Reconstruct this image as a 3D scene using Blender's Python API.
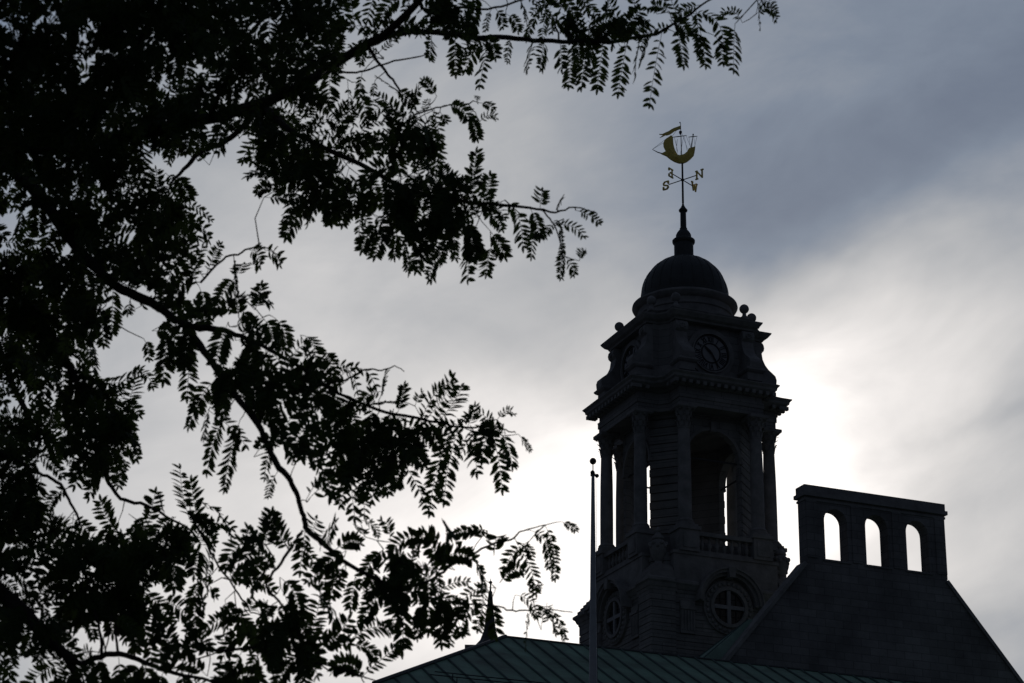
import bpy, math, random
import numpy as np
from mathutils import Matrix, Vector

for o in list(bpy.data.objects): bpy.data.objects.remove(o)
scene = bpy.context.scene
COL = scene.collection
R = math.radians

# ---------------------------------------------------------------- camera
FPX = 2200.0
PITCH, ROLL = R(21.5), R(0.8)
cam_d = bpy.data.cameras.new('camera'); cam = bpy.data.objects.new('camera', cam_d); COL.objects.link(cam)
cam_d.sensor_width = 36.0; cam_d.lens = 36.0 * FPX / 1024.0
cam_d.clip_start = 0.1; cam_d.clip_end = 5000
F = np.array([0, math.cos(PITCH), math.sin(PITCH)])
_U0 = np.array([0, -math.sin(PITCH), math.cos(PITCH)]); _R0 = np.array([1.0, 0, 0])
CR = math.cos(ROLL) * _R0 + math.sin(ROLL) * _U0
CU = -math.sin(ROLL) * _R0 + math.cos(ROLL) * _U0
CP = np.array([0, 0, 1.6])
cam.matrix_world = Matrix(((CR[0], CU[0], -F[0], CP[0]), (CR[1], CU[1], -F[1], CP[1]), (CR[2], CU[2], -F[2], CP[2]), (0, 0, 0, 1)))
cam_d.dof.use_dof = True; cam_d.dof.focus_distance = 118.0; cam_d.dof.aperture_fstop = 12.5
scene.camera = cam
scene.render.resolution_x = 1024; scene.render.resolution_y = 683

# ---------------------------------------------------------------- light
SUN_EL, SUN_AZ = 17.9, 6.3           # degrees; azimuth to the right of +Y
sd = Vector((math.sin(R(SUN_AZ)) * math.cos(R(SUN_EL)), math.cos(R(SUN_AZ)) * math.cos(R(SUN_EL)), math.sin(R(SUN_EL))))
sl = bpy.data.lights.new('sun', 'SUN'); sl.energy = 0.6; sl.angle = R(11); sl.color = (1, .93, .84)
so = bpy.data.objects.new('sun', sl); COL.objects.link(so); so.rotation_euler = (-sd).to_track_quat('-Z', 'Y').to_euler()
so.location = (0, 0, 90)

world = bpy.data.worlds.new('World'); scene.world = world; world.use_nodes = True
nt = world.node_tree; nt.nodes.clear()
class N:
    """tiny expression helper on shader sockets"""
    def __init__(s, sock): s.s = sock
    @staticmethod
    def m(op, a, b=None, c=None):
        n = NT.nodes.new('ShaderNodeMath'); n.operation = op
        for i, v in enumerate((a, b, c)):
            if v is None: continue
            if isinstance(v, N): NT.links.new(v.s, n.inputs[i])
            else: n.inputs[i].default_value = v
        return N(n.outputs[0])
    def __add__(s, o): return N.m('ADD', s, o)
    __radd__ = __add__
    def __sub__(s, o): return N.m('SUBTRACT', s, o)
    def __rsub__(s, o): return N.m('SUBTRACT', o, s)
    def __mul__(s, o): return N.m('MULTIPLY', s, o)
    __rmul__ = __mul__
    def __truediv__(s, o): return N.m('DIVIDE', s, o)
NT = nt
tc = nt.nodes.new('ShaderNodeTexCoord')
sep = nt.nodes.new('ShaderNodeSeparateXYZ'); nt.links.new(tc.outputs['Generated'], sep.inputs[0])
dx, dy, dz = (N(sep.outputs[i]) for i in range(3))
DEG = 57.29578
az = N.m('ARCTAN2', dx, dy) * DEG
el = N.m('ARCSINE', dz) * DEG
def wnoise(sx, sy, scale, detail=4, rough=.55, rot=0.0, off=0.0, dist=0.0):
    # noise over (azimuth, elevation) in degrees, streaky along a rotated axis
    c, s = math.cos(R(rot)), math.sin(R(rot))
    u = (az * c + el * s) * (1 / sx) + off; v = (el * c - az * s) * (1 / sy) + off
    cb = nt.nodes.new('ShaderNodeCombineXYZ'); nt.links.new(u.s, cb.inputs[0]); nt.links.new(v.s, cb.inputs[1])
    n = nt.nodes.new('ShaderNodeTexNoise'); n.inputs['Scale'].default_value = scale; n.inputs['Detail'].default_value = detail
    n.inputs['Roughness'].default_value = rough; n.inputs['Distortion'].default_value = dist
    nt.links.new(cb.outputs[0], n.inputs['Vector']); return N(n.outputs['Fac'])
w1 = wnoise(9, 5, 1.0, 4, .55, 20, 3.1) - .5
w2 = wnoise(9, 5, 1.0, 4, .55, 20, 17.7) - .5
U = az + w1 * 7.0
V = el + w2 * 4.5
def blob(u0, v0, su, sv, rot=0):
    c, s = math.cos(R(rot)), math.sin(R(rot))
    a = U - u0; b = V - v0
    p = (a * c + b * s) * (1 / su); q = (b * c - a * s) * (1 / sv)
    return N.m('EXPONENT', (p * p + q * q) * -1.0)
#SKY
B = 0.30 + 0.0 * az
for (u0, v0, su, sv, rot, amp) in [
    (4.9, 16.5, 4.7, 3.7, 0, .80),       # glow of the veiled sun
    (2.0, 17.0, 6.5, 3.4, 8, 0.20),
    (8.2, 17.0, 2.2, 1.3, 0, 0.22),
    (1.0, 12.8, 6.0, 1.9, 5, -0.14),
    (8.6, 20.9, 6.5, 2.2, 15, 0.25),     # bright band up to the right
    (-6.0, 18.0, 11.0, 8.5, 0, 0.27),
    (-4.5, 13.5, 10.0, 3.8, 0, 0.28),
    (-5.0, 26.0, 8.0, 5.0, 0, 0.10),
    (12.0, 26.0, 6.5, 2.6, 16, -0.055),   # dark blue cloud bank
    (7.5, 25.4, 5.0, 1.6, 16, -0.05),
    (3.0, 25.0, 5.0, 2.2, -10, -0.06),
    (12.5, 18.0, 7.0, 4.8, 10, .22),
    (14.0, 19.4, 3.0, .6, 18, -0.12),
    (12.0, 17.2, 2.6, .5, 10, -0.07),
    (12.5, 14.2, 3.0, 1.2, 6, -0.06),
    (-1.5, 22.3, 4.0, 0.9, -8, -0.05)]:
    B = B + blob(u0, v0, su, sv, rot) * amp
tex = wnoise(6.5, 3.3, 1.0, 8, .58, 14, 5.3, .6) - .5
tex2 = wnoise(2.4, 1.1, 1.0, 5, .6, 24, 9.3, .2) - .5
B = B * (1.0 + tex * 0.48 + tex2 * 0.13)
# sky away from the sun, mostly out of view, dimmed to keep fronts dark
dot = dx * sd[0] + dy * sd[1] + dz * sd[2]
away = N.m('MULTIPLY_ADD', dot, 0.5, 0.5)
away = N.m('POWER', N.m('MAXIMUM', away, 0.0), 9.0)
B = B * (away * 0.72 + 0.28)
ramp = nt.nodes.new('ShaderNodeValToRGB'); cr = ramp.color_ramp
STOPS = [(0.0, (0, 0, 0)), (0.10, (.040, .050, .075)), (0.20, (.115, .147, .215)), (0.28, (.195, .238, .310)), (0.42, (.42, .435, .46)),
         (0.60, (.66, .65, .65)), (0.80, (.92, .885, .87)), (1.0, (1.25, 1.20, 1.16))]
cr.elements[0].position = 0; cr.elements[0].color = (0, 0, 0, 1)
cr.elements[1].position = 1; cr.elements[1].color = (*STOPS[-1][1], 1)
for p, c in STOPS[1:-1]:
    e = cr.elements.new(p); e.color = (*c, 1)
nt.links.new(B.s, ramp.inputs[0])
sky = nt.nodes.new('ShaderNodeTexSky'); sky.sky_type = 'NISHITA'; sky.sun_disc = False
sky.sun_elevation = R(SUN_EL); sky.sun_rotation = R(SUN_AZ)
bg1 = nt.nodes.new('ShaderNodeBackground'); nt.links.new(sky.outputs[0], bg1.inputs[0]); bg1.inputs[1].default_value = 0.05
bg2 = nt.nodes.new('ShaderNodeBackground'); nt.links.new(ramp.outputs[0], bg2.inputs[0]); bg2.inputs[1].default_value = 1.0
mx = nt.nodes.new('ShaderNodeMixShader'); mx.inputs[0].default_value = 0.95
nt.links.new(bg1.outputs[0], mx.inputs[1]); nt.links.new(bg2.outputs[0], mx.inputs[2])
wo = nt.nodes.new('ShaderNodeOutputWorld'); nt.links.new(mx.outputs[0], wo.inputs[0])

scene.view_settings.view_transform = 'Standard'; scene.view_settings.look = 'None'
scene.view_settings.exposure = 0.0; scene.view_settings.gamma = 1.0
scene.render.engine = 'CYCLES'

# ---------------------------------------------------------------- helpers
def tag(o, label=None, cat=None, group=None, kind=None):
    if label: o['label'] = label
    if cat: o['category'] = cat
    if group: o['group'] = group
    if kind: o['kind'] = kind
    return o
def empty(name, loc=(0, 0, 0), rz=0.0, parent=None):
    o = bpy.data.objects.new(name, None); COL.objects.link(o); o.location = loc; o.rotation_euler = (0, 0, rz)
    if parent: o.parent = parent
    return o

class MB:
    def __init__(s): s.v = []; s.f = []; s.M = Matrix.Identity(4)
    def add(s, vs, fs):
        b = len(s.v); M = s.M
        s.v += [tuple(M @ Vector(p)) for p in vs]; s.f += [tuple(b + i for i in f) for f in fs]
    def box(s, x0, x1, y0, y1, z0, z1):
        s.add([(x0, y0, z0), (x1, y0, z0), (x1, y1, z0), (x0, y1, z0), (x0, y0, z1), (x1, y0, z1), (x1, y1, z1), (x0, y1, z1)],
              [(0, 3, 2, 1), (4, 5, 6, 7), (0, 1, 5, 4), (1, 2, 6, 5), (2, 3, 7, 6), (3, 0, 4, 7)])
    def loft(s, rings, cap=True):
        n = len(rings[0]); vs = [p for r in rings for p in r]; fs = []
        for k in range(len(rings) - 1):
            for i in range(n):
                j = (i + 1) % n
                fs.append((k * n + i, k * n + j, (k + 1) * n + j, (k + 1) * n + i))
        if cap:
            fs.append(tuple(reversed(range(n)))); fs.append(tuple((len(rings) - 1) * n + i for i in range(n)))
        s.add(vs, fs)
    def lathe(s, prof, seg=24, cx=0, cy=0, a0=0.0):
        rings = [[(cx + r * math.cos(a0 + 2 * math.pi * i / seg), cy + r * math.sin(a0 + 2 * math.pi * i / seg), z) for i in range(seg)] for r, z in prof]
        s.loft(rings)
    def tube(s, pts, rad, seg=6, cap=True):
        pts = [Vector(p) for p in pts]; rings = []
        for i, p in enumerate(pts):
            t = (pts[min(i + 1, len(pts) - 1)] - pts[max(i - 1, 0)]).normalized()
            a = Vector((0, 0, 1)) if abs(t.z) < .9 else Vector((1, 0, 0))
            u = t.cross(a).normalized(); w = t.cross(u).normalized()
            r = rad[i] if isinstance(rad, (list, tuple)) else rad
            rings.append([tuple(p + (u * math.cos(2 * math.pi * k / seg) + w * math.sin(2 * math.pi * k / seg)) * r) for k in range(seg)])
        s.loft(rings, cap)
    def extr(s, poly, y0, y1):
        """polygon in (x,z), extruded along y"""
        n = len(poly)
        s.add([(x, y0, z) for x, z in poly] + [(x, y1, z) for x, z in poly],
              [tuple(range(n)), tuple(reversed(range(n, 2 * n)))] + [(i + n, (i + 1) % n + n, (i + 1) % n, i) for i in range(n)])
    def ball(s, c, r, seg=14):
        prof = [(max(1e-3, r * math.sin(math.pi * k / 8)), c[2] - r * math.cos(math.pi * k / 8)) for k in range(9)]
        s.lathe(prof, seg, c[0], c[1])
    def arched(s, x0, x1, z0, z1, cx, hw, zb, zs, y0, y1, seg=12):
        """wall slab y0..y1 with a round-arched opening: jambs from zb to zs, sill below zb"""
        if zb > z0: s.box(cx - hw, cx + hw, y0, y1, z0, zb)
        s.box(x0, cx - hw, y0, y1, z0, zs); s.box(cx + hw, x1, y0, y1, z0, zs)
        # one slab above the springing with the arch as its lower edge
        low = [(x1, zs)] + [(cx + hw * math.cos(math.pi * k / seg), zs + hw * math.sin(math.pi * k / seg)) for k in range(seg + 1)] + [(x0, zs)]
        up = [(x1, z1)] + [(p[0], z1) for p in low[1:-1]] + [(x0, z1)]
        n = len(low)
        vs = [(p[0], y0, p[1]) for p in low] + [(p[0], y0, p[1]) for p in up] + [(p[0], y1, p[1]) for p in low] + [(p[0], y1, p[1]) for p in up]
        fs = []
        for i in range(n - 1):
            fs += [(i, n + i, n + i + 1, i + 1), (2 * n + i, 2 * n + i + 1, 3 * n + i + 1, 3 * n + i), (i, i + 1, 2 * n + i + 1, 2 * n + i), (n + i, 3 * n + i, 3 * n + i + 1, n + i + 1)]
        fs += [(0, 2 * n, 3 * n, n), (n - 1, 2 * n - 1, 4 * n - 1, 3 * n - 1)]
        s.add(vs, fs)
    def ring(s, cx, cz, r0, r1, y0, y1, seg=36):
        """flat ring in the xz plane"""
        vs = []
        for k in range(seg):
            a = 2 * math.pi * k / seg; c, t = math.cos(a), math.sin(a)
            vs += [(cx + r0 * c, y0, cz + r0 * t), (cx + r1 * c, y0, cz + r1 * t), (cx + r1 * c, y1, cz + r1 * t), (cx + r0 * c, y1, cz + r0 * t)]
        fs = []
        for k in range(seg):
            j = (k + 1) % seg
            for q in range(4):
                w = (q + 1) % 4; fs.append((4 * k + q, 4 * k + w, 4 * j + w, 4 * j + q))
        s.add(vs, fs)
    def disc(s, cx, cz, r, y0, y1, seg=36):
        s.extr([(cx + r * math.cos(2 * math.pi * k / seg), cz + r * math.sin(2 * math.pi * k / seg)) for k in range(seg)], y0, y1)
    def build(s, name, mat, parent=None, smooth=False, label=None):
        me = bpy.data.meshes.new(name); me.from_pydata(s.v, [], s.f)
        me.materials.append(mat)
        import bmesh
        bm = bmesh.new(); bm.from_mesh(me); bmesh.ops.recalc_face_normals(bm, faces=bm.faces); bm.to_mesh(me); bm.free()
        if smooth:
            for p in me.polygons: p.use_smooth = True
            try: me.set_sharp_from_angle(angle=R(35))
            except Exception: pass
        o = bpy.data.objects.new(name, me); COL.objects.link(o)
        if parent: o.parent = parent
        if label: o['label'] = label
        return o

def material(name, col, rough=.8, metal=0.0, var=.35, scale=1.2, bump=.3, bscale=9, tint=None, spec=.3, courses=None):
    m = bpy.data.materials.new(name); m.use_nodes = True; t = m.node_tree
    p = t.nodes['Principled BSDF']; p.inputs['Roughness'].default_value = rough; p.inputs['Metallic'].default_value = metal
    p.inputs['Specular IOR Level'].default_value = spec
    tcn = t.nodes.new('ShaderNodeTexCoord')
    n = t.nodes.new('ShaderNodeTexNoise'); n.inputs['Scale'].default_value = scale; n.inputs['Detail'].default_value = 8; n.inputs['Roughness'].default_value = .65
    t.links.new(tcn.outputs['Object'], n.inputs['Vector'])
    r = t.nodes.new('ShaderNodeValToRGB'); r.color_ramp.elements[0].position = .3; r.color_ramp.elements[1].position = .7
    tint = tint or col
    r.color_ramp.elements[0].color = tuple(c * (1 - var) for c in tint) + (1,); r.color_ramp.elements[1].color = tuple(min(1, c * (1 + var)) for c in col) + (1,)
    t.links.new(n.outputs['Fac'], r.inputs[0]); colsock = r.outputs[0]
    hs = t.nodes.new('ShaderNodeTexNoise'); hs.inputs['Scale'].default_value = bscale; hs.inputs['Detail'].default_value = 6
    t.links.new(tcn.outputs['Object'], hs.inputs['Vector']); hsock = hs.outputs['Fac']
    if courses:
        bw, bh = courses
        sx = t.nodes.new('ShaderNodeSeparateXYZ'); t.links.new(tcn.outputs['Object'], sx.inputs[0])
        ad = t.nodes.new('ShaderNodeMath'); ad.operation = 'ADD'; t.links.new(sx.outputs[0], ad.inputs[0]); t.links.new(sx.outputs[1], ad.inputs[1])
        cb = t.nodes.new('ShaderNodeCombineXYZ'); t.links.new(ad.outputs[0], cb.inputs[0]); t.links.new(sx.outputs[2], cb.inputs[1])
        br = t.nodes.new('ShaderNodeTexBrick'); br.inputs['Scale'].default_value = 1; br.inputs['Brick Width'].default_value = bw; br.inputs['Row Height'].default_value = bh
        br.inputs['Mortar Size'].default_value = .02; br.inputs['Mortar Smooth'].default_value = .3; br.inputs['Color1'].default_value = (.88, .88, .88, 1); br.inputs['Color2'].default_value = (1.12, 1.12, 1.12, 1)
        br.inputs['Mortar'].default_value = (.62, .62, .62, 1)
        t.links.new(cb.outputs[0], br.inputs['Vector'])
        mm = t.nodes.new('ShaderNodeMixRGB'); mm.blend_type = 'MULTIPLY'; mm.inputs[0].default_value = 1
        t.links.new(colsock, mm.inputs[1]); t.links.new(br.outputs['Color'], mm.inputs[2]); colsock = mm.outputs[0]
    t.links.new(colsock, p.inputs['Base Color'])
    b = t.nodes.new('ShaderNodeBump'); b.inputs['Strength'].default_value = bump; b.inputs['Distance'].default_value = .04
    t.links.new(hsock, b.inputs['Height']); t.links.new(b.outputs[0], p.inputs['Normal'])
    return m

GRANITE = material('granite', (.20, .197, .193), .85, var=.3, scale=.6, courses=(1.05, .42))
GRANITE_P = material('granite_plain', (.215, .21, .206), .85, var=.32, scale=1.4)
BRICK = material('weathered_brick', (.175, .17, .17), .9, var=.5, scale=.35, courses=(1.0, .4))
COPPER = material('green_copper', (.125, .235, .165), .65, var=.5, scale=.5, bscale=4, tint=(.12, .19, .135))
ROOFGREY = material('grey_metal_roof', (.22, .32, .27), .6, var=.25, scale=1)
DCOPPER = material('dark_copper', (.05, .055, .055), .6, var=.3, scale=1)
SEAM = material('seam_copper', (.05, .085, .078), .6, var=.3, scale=1)
IRON = material('dark_iron', (.035, .036, .04), .55, .0, var=.2)
GOLD = material('gold_leaf', (1.0, .68, .17), .5, 0.0, var=.25, scale=6, bump=.15)
RIG = material('rigging_steel', (.45, .5, .58), .4, 0.3, var=.1)
DIAL = material('clock_dial', (.26, .26, .27), .7, var=.2, scale=2)
BLACKP = material('black_paint', (.02, .02, .022), .6, var=.1)
GLASS = material('dark_window_glass', (.022, .024, .028), .15, var=.2, spec=.5)
POLE = material('pole_aluminium', (.34, .35, .37), .5, .2, var=.15)
BARK = material('bark', (.035, .028, .022), .95, var=.5, scale=14, bump=.9, bscale=40)
LEAF = material('locust_leaf', (.045, .075, .022), .6, var=.5, scale=9, bump=.1, tint=(.035, .055, .02))
_t = LEAF.node_tree; _p = _t.nodes['Principled BSDF']; _o = _t.nodes['Material Output']
_tr = _t.nodes.new('ShaderNodeBsdfTranslucent'); _tr.inputs[0].default_value = (.055, .085, .018, 1)
_mx = _t.nodes.new('ShaderNodeMixShader'); _mx.inputs[0].default_value = .35
_t.links.new(_p.outputs[0], _mx.inputs[1]); _t.links.new(_tr.outputs[0], _mx.inputs[2]); _t.links.new(_mx.outputs[0], _o.inputs[0])
GROUNDM = material('asphalt', (.05, .05, .052), .9, var=.3, scale=.4)
GRASSM = material('lawn', (.035, .06, .02), .95, var=.4, scale=.8)

# ---------------------------------------------------------------- ground
g = MB(); g.add([(-2500, -2500, 0), (2500, -2500, 0), (2500, 2500, 0), (-2500, 2500, 0)], [(0, 1, 2, 3)])
tag(g.build('ground', GROUNDM), kind='structure')
g = MB(); g.add([(-30, -6, .01), (30, -6, .01), (30, 55, .01), (-30, 55, .01)], [(0, 1, 2, 3)])
tag(g.build('lawn', GRASSM), kind='structure')

# ================================================================ CLOCK TOWER
PSI = R(22.0)
TX, TY = 9.79098, 115.58606
tower = empty('clock_tower', (TX, TY, 0), PSI)
tag(tower, 'tall dark stone clock tower with a columned belfry, round clock and dome', 'clock tower')
EX = np.array([math.cos(PSI), math.sin(PSI), 0]); EY = np.array([-math.sin(PSI), math.cos(PSI), 0])
SIDES = [Matrix.Rotation(k * math.pi / 2, 4, 'Z') for k in range(4)]      # side 0 faces -y
def sides(mb, fn):
    for k in range(4):
        mb.M = SIDES[k]; fn(mb)
    mb.M = Matrix.Identity(4)
def plus(q, r, k, z):
    pts = []
    base = [(q, -r), (q, r), (k, r), (r, k)]
    for i in range(4):
        c, s = round(math.cos(i * math.pi / 2)), round(math.sin(i * math.pi / 2))
        pts += [(x * c - y * s, x * s + y * c, z) for x, y in base]
    return pts
def octa(a, t, z):
    pts = []
    for i in range(4):
        c, s = round(math.cos(i * math.pi / 2)), round(math.sin(i * math.pi / 2))
        pts += [(x * c - y * s, x * s + y * c, z) for x, y in [(a, -t), (a, t)]]
    return pts
def square(a, z): return [(-a, -a, z), (a, -a, z), (a, a, z), (-a, a, z)]
def cross_sq(a, b, w, z):
    """square of half a whose four corner piers stand out to half b and are w wide"""
    pts = []
    base = [(a, -(b - w)), (a, b - w), (b, b - w), (b, b), (b - w, b)]
    for i in range(4):
        c, s = round(math.cos(i * math.pi / 2)), round(math.sin(i * math.pi / 2))
        pts += [(x * c - y * s, x * s + y * c, z) for x, y in base]
    return pts

# lower stage: rusticated square shaft with corner piers
mb = MB(); z = 0.0; rings = []
while z < 30.6:
    h = .40
    for dz_, d in ((0, .0), (h - .05, .0), (h - .045, -.05), (h - .001, -.05)):
        rings.append(cross_sq(4.32 + d, 4.52 + d, 1.42 + d, z + dz_))
    z += h
rings.append(cross_sq(4.32, 4.52, 1.42, z)); rings.append(cross_sq(4.32, 4.52, 1.42, 31.30))
mb.loft(rings)
lower = mb.build('lower_stage', GRANITE, tower)
mb = MB()
def corner_l(a, b, z_):
    w = 1.55; e = 1.78; i_ = 3.6
    return [(-e, -a, z_), (-(b - w), -a, z_), (-(b - w), -b, z_), (-b, -b, z_), (-b, -(b - w), z_), (-a, -(b - w), z_), (-a, -e, z_), (-i_, -e, z_), (-i_, -i_, z_), (-e, -i_, z_)]
for k in range(4):
    m = MB(); m.M = SIDES[k]
    m.loft([corner_l(a, b, zz) for a, b, zz in [(4.36, 4.54, 31.301), (4.40, 4.58, 31.45), (4.44, 4.62, 31.47), (4.56, 4.70, 31.67), (4.64, 4.80, 31.75), (4.64, 4.80, 31.89), (4.45, 4.62, 31.99)]])
    m.build('lower_cornice', GRANITE_P, tower)
mb = MB()
for sx in (-1, 1):
    for sy in (-1, 1):
        mb = MB()
        for k, (i0, z0, z1) in enumerate([(4.60, 31.991, 32.15), (4.48, 32.151, 32.33), (4.36, 32.331, 32.50), (4.24, 32.501, 32.66), (4.10, 32.661, 32.80)]):
            w = 1.5 - .12 * k
            mb.loft([[(sx * (i0 - a), sy * (i0 - b), zz) for a, b in ((0, 0), (w, 0), (w, w), (0, w))] for zz in (z0, z1)])
        mb.build('pier_cap', GRANITE_P, tower)
# blind wall behind the balustrade, pedestals below the columns
mb = MB(); mb.loft([octa(3.86, 3.30, z_) for z_ in (31.31, 33.1)] + [octa(3.92, 3.36, 33.12), octa(3.92, 3.36, 33.34), octa(3.86, 3.3, 33.36), octa(3.86, 3.3, 33.6)])
mb.build('pedestal_course', GRANITE, tower)
def ped(m):
    m.box(-3.05, 3.05, -4.28, -3.861, 31.31, 33.45); m.box(-3.1, 3.1, -4.34, -3.861, 33.451, 33.62)
    for s in (-1, 1):
        c = s * 2.17
        m.box(c - .56, c + .56, -4.44, -3.2, 33.621, 34.78); m.box(c - .64, c + .64, -4.52, -3.2, 34.781, 34.98)
        m.box(c - .52, c + .52, -4.40, -3.5, 34.981, 35.12)
        m.box(c - .38, c + .38, -4.48, -4.441, 33.8, 34.6)
mb = MB(); sides(mb, ped); mb.build('column_pedestals', GRANITE_P, tower)
bal_prof = [(.10, 0), (.10, .06), (.05, .09), (.11, .26), (.12, .34), (.06, .58), (.055, .66), (.10, .72), (.10, .80)]
for k in range(4):
    m = MB(); m.M = SIDES[k]
    m.box(-1.6, 1.6, -4.3, -3.95, 33.621, 33.74); m.box(-1.6, 1.6, -4.34, -3.93, 34.54, 34.76)
    for i in range(7):
        x = -1.32 + i * .44
        m.lathe([(r, 33.74 + zz) for r, zz in bal_prof], 10, x, -4.12)
    m.build('balustrade', GRANITE_P, tower)
# round windows
for k in range(4):
    m = MB(); m.M = SIDES[k]
    m.ring(0, 30.80, .90, 1.08, -4.58, -4.2); m.ring(0, 30.80, 1.081, 1.44, -4.46, -4.2)
    for i in range(28):   # carved wreath
        a = 2 * math.pi * i / 28; m.ball((1.26 * math.cos(a), -4.46, 30.80 + 1.26 * math.sin(a)), .12, 6)
    fr = m.build('round_window', GRANITE_P, tower)
    m = MB(); m.M = SIDES[k]; m.disc(0, 30.80, .92, -4.38, -4.36)
    m.build('pane', GLASS, fr)
    m = MB(); m.M = SIDES[k]; m.box(-.10, .10, -4.52, -4.4, 29.9, 31.7); m.box(-.9, -.101, -4.52, -4.4, 30.70, 30.90); m.box(.101, .9, -4.52, -4.4, 30.70, 30.90)
    m.build('mullion', DIAL, fr)
    m = MB(); m.M = SIDES[k]
    for q in (-.46, .46):
        m.box(q - .015, q + .015, -4.43, -4.39, 30.05, 31.55); m.box(-.75, .75, -4.425, -4.392, 30.80 + q - .015, 30.80 + q + .015)
    m.build('lead_bars', IRON, fr)
    # arched hood that breaks the cornice
    m = MB(); m.M = SIDES[k]; sg = 20
    for r0, r1, y0 in ((1.50, 1.66, -4.66), (1.661, 1.82, -4.86), (1.821, 1.90, -4.96)):
        vs = []; fs = []
        for i in range(sg + 1):
            a = math.pi * i / sg; c, s_ = math.cos(a), math.sin(a)
            vs += [(r0 * c, y0, 30.95 + r0 * s_), (r1 * c, y0, 30.95 + r1 * s_), (r1 * c, -3.9, 30.95 + r1 * s_), (r0 * c, -3.9, 30.95 + r0 * s_)]
        for i in range(sg):
            for q in range(4):
                w = (q + 1) % 4; fs.append((4 * i + q, 4 * i + w, 4 * i + 4 + w, 4 * i + 4 + q))
        fs += [(0, 3, 2, 1), (4 * sg, 4 * sg + 1, 4 * sg + 2, 4 * sg + 3)]
        m.add(vs, fs)
    m.loft([[(-.16, -5.0, 32.3), (.16, -5.0, 32.3), (.16, -4.3, 32.3), (-.16, -4.3, 32.3)], [(-.22, -5.02, 32.84), (.22, -5.02, 32.84), (.22, -4.3, 32.84), (-.22, -4.3, 32.84)]])
    m.build('window_hood', GRANITE_P, tower)
    for s in (-1, 1):     # fluted panels beside the window
        m = MB(); m.M = SIDES[k]
        m.box(s * 2.35 - .42, s * 2.35 + .42, -4.42, -4.321, 29.2, 30.9)
        for i in range(5): m.box(s * 2.35 - .36 + i * .165, s * 2.35 - .30 + i * .165, -4.47, -4.421, 29.35, 30.4)
        m.box(s * 2.35 - .44, s * 2.35 + .44, -4.5, -4.421, 30.45, 30.6)
        m.build('wall_panel', GRANITE_P, tower)
# urns on the corner piers
urn_prof = [(.42, 32.68), (.42, 32.85), (.25, 32.9), (.2, 33.05), (.33, 33.25), (.44, 33.6), (.46, 33.85), (.40, 34.1), (.28, 34.2), (.34, 34.28), (.3, 34.42), (.2, 34.5), (.1, 34.62), (.15, 34.72), (.12, 34.82), (.02, 34.95)]
for sx in (-1, 1):
    for sy in (-1, 1):
        m = MB(); m.lathe(urn_prof, 16, sx * 3.62, sy * 3.62)
        for i in range(12):
            a = i * math.pi / 6; m.ball((sx * 3.62 + (.42) * math.cos(a), sy * 3.62 + .42 * math.sin(a), 33.85 + .15 * (i % 2)), .13, 6)
        m.build('urn', GRANITE_P, tower, True)

# belfry body: four arched walls and four solid chamfer piers
A, T_ = 3.06, 1.61
mb = MB()
def archw(m): m.arched(-1.64, 1.64, 33.61, 42.0, 0, 1.56, 34.6, 39.40, -A, -A + .34)
sides(mb, archw)
def cham(m):
    d = (A - .30 - T_)
    m.loft([[(-A, -T_, zz), (-T_, -A, zz), (-T_ - .03, -A + .34, zz), (-A + .34, -T_ - .03, zz)] for zz in (33.61, 42.0)])
    # rusticated blocks on the chamfer
    zz = 35.1
    e = Vector((-1, -1, 0)).normalized(); t = Vector((1, -1, 0)).normalized(); c0 = Vector((-(A + T_) / 2, -(A + T_) / 2, 0)); hwid = (A - T_) / math.sqrt(2) * 1.0
    i = 0
    while zz < 41.6:
        hh = hwid + (.03 if i % 2 else .0)
        r = [c0 + t * sgn * hh + e * d_ for sgn, d_ in ((-1, -.05), (-1, .09), (1, .09), (1, -.05))]
        m.loft([[(p.x, p.y, q) for p in r] for q in (zz, zz + .40)]); zz += .46; i += 1
sides(mb, cham)
mb.build('belfry', GRANITE, tower)
mb = MB(); mb.loft([octa(3.0, 1.58, 33.611), octa(3.0, 1.58, 34.55)]); mb.build('belfry_floor', GRANITE_P, tower)
mb = MB(); mb.loft([octa(3.2, 1.6, 41.7), octa(3.2, 1.6, 42.1)]); mb.build('belfry_ceiling', GRANITE_P, tower)
# arch mouldings and keystones, tie bar across each opening
for k in range(4):
    m = MB(); m.M = SIDES[k]; vs = []; fs = []; sg = 16
    for i in range(sg + 1):
        a = math.pi * i / sg; c, s_ = math.cos(a), math.sin(a)
        vs += [(1.561 * c, -3.16, 39.40 + 1.561 * s_), (1.72 * c, -3.16, 39.40 + 1.72 * s_), (1.72 * c, -2.96, 39.40 + 1.72 * s_), (1.561 * c, -2.96, 39.40 + 1.561 * s_)]
    for i in range(sg):
        for q in range(4):
            w = (q + 1) % 4; fs.append((4 * i + q, 4 * i + w, 4 * i + 4 + w, 4 * i + 4 + q))
    m.add(vs, fs)
    m.box(-1.78, -1.54, -3.18, -2.72, 39.26, 39.40); m.box(1.54, 1.78, -3.18, -2.72, 39.26, 39.40)
    m.box(-.17, .17, -3.26, -2.96, 40.86, 41.4)
    m.build('arch_moulding', GRANITE_P, tower)
    m = MB(); m.M = SIDES[k]; m.box(-1.56, 1.56, -2.90, -2.84, 39.28, 39.36); m.build('tie_bar', IRON, tower)
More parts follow.
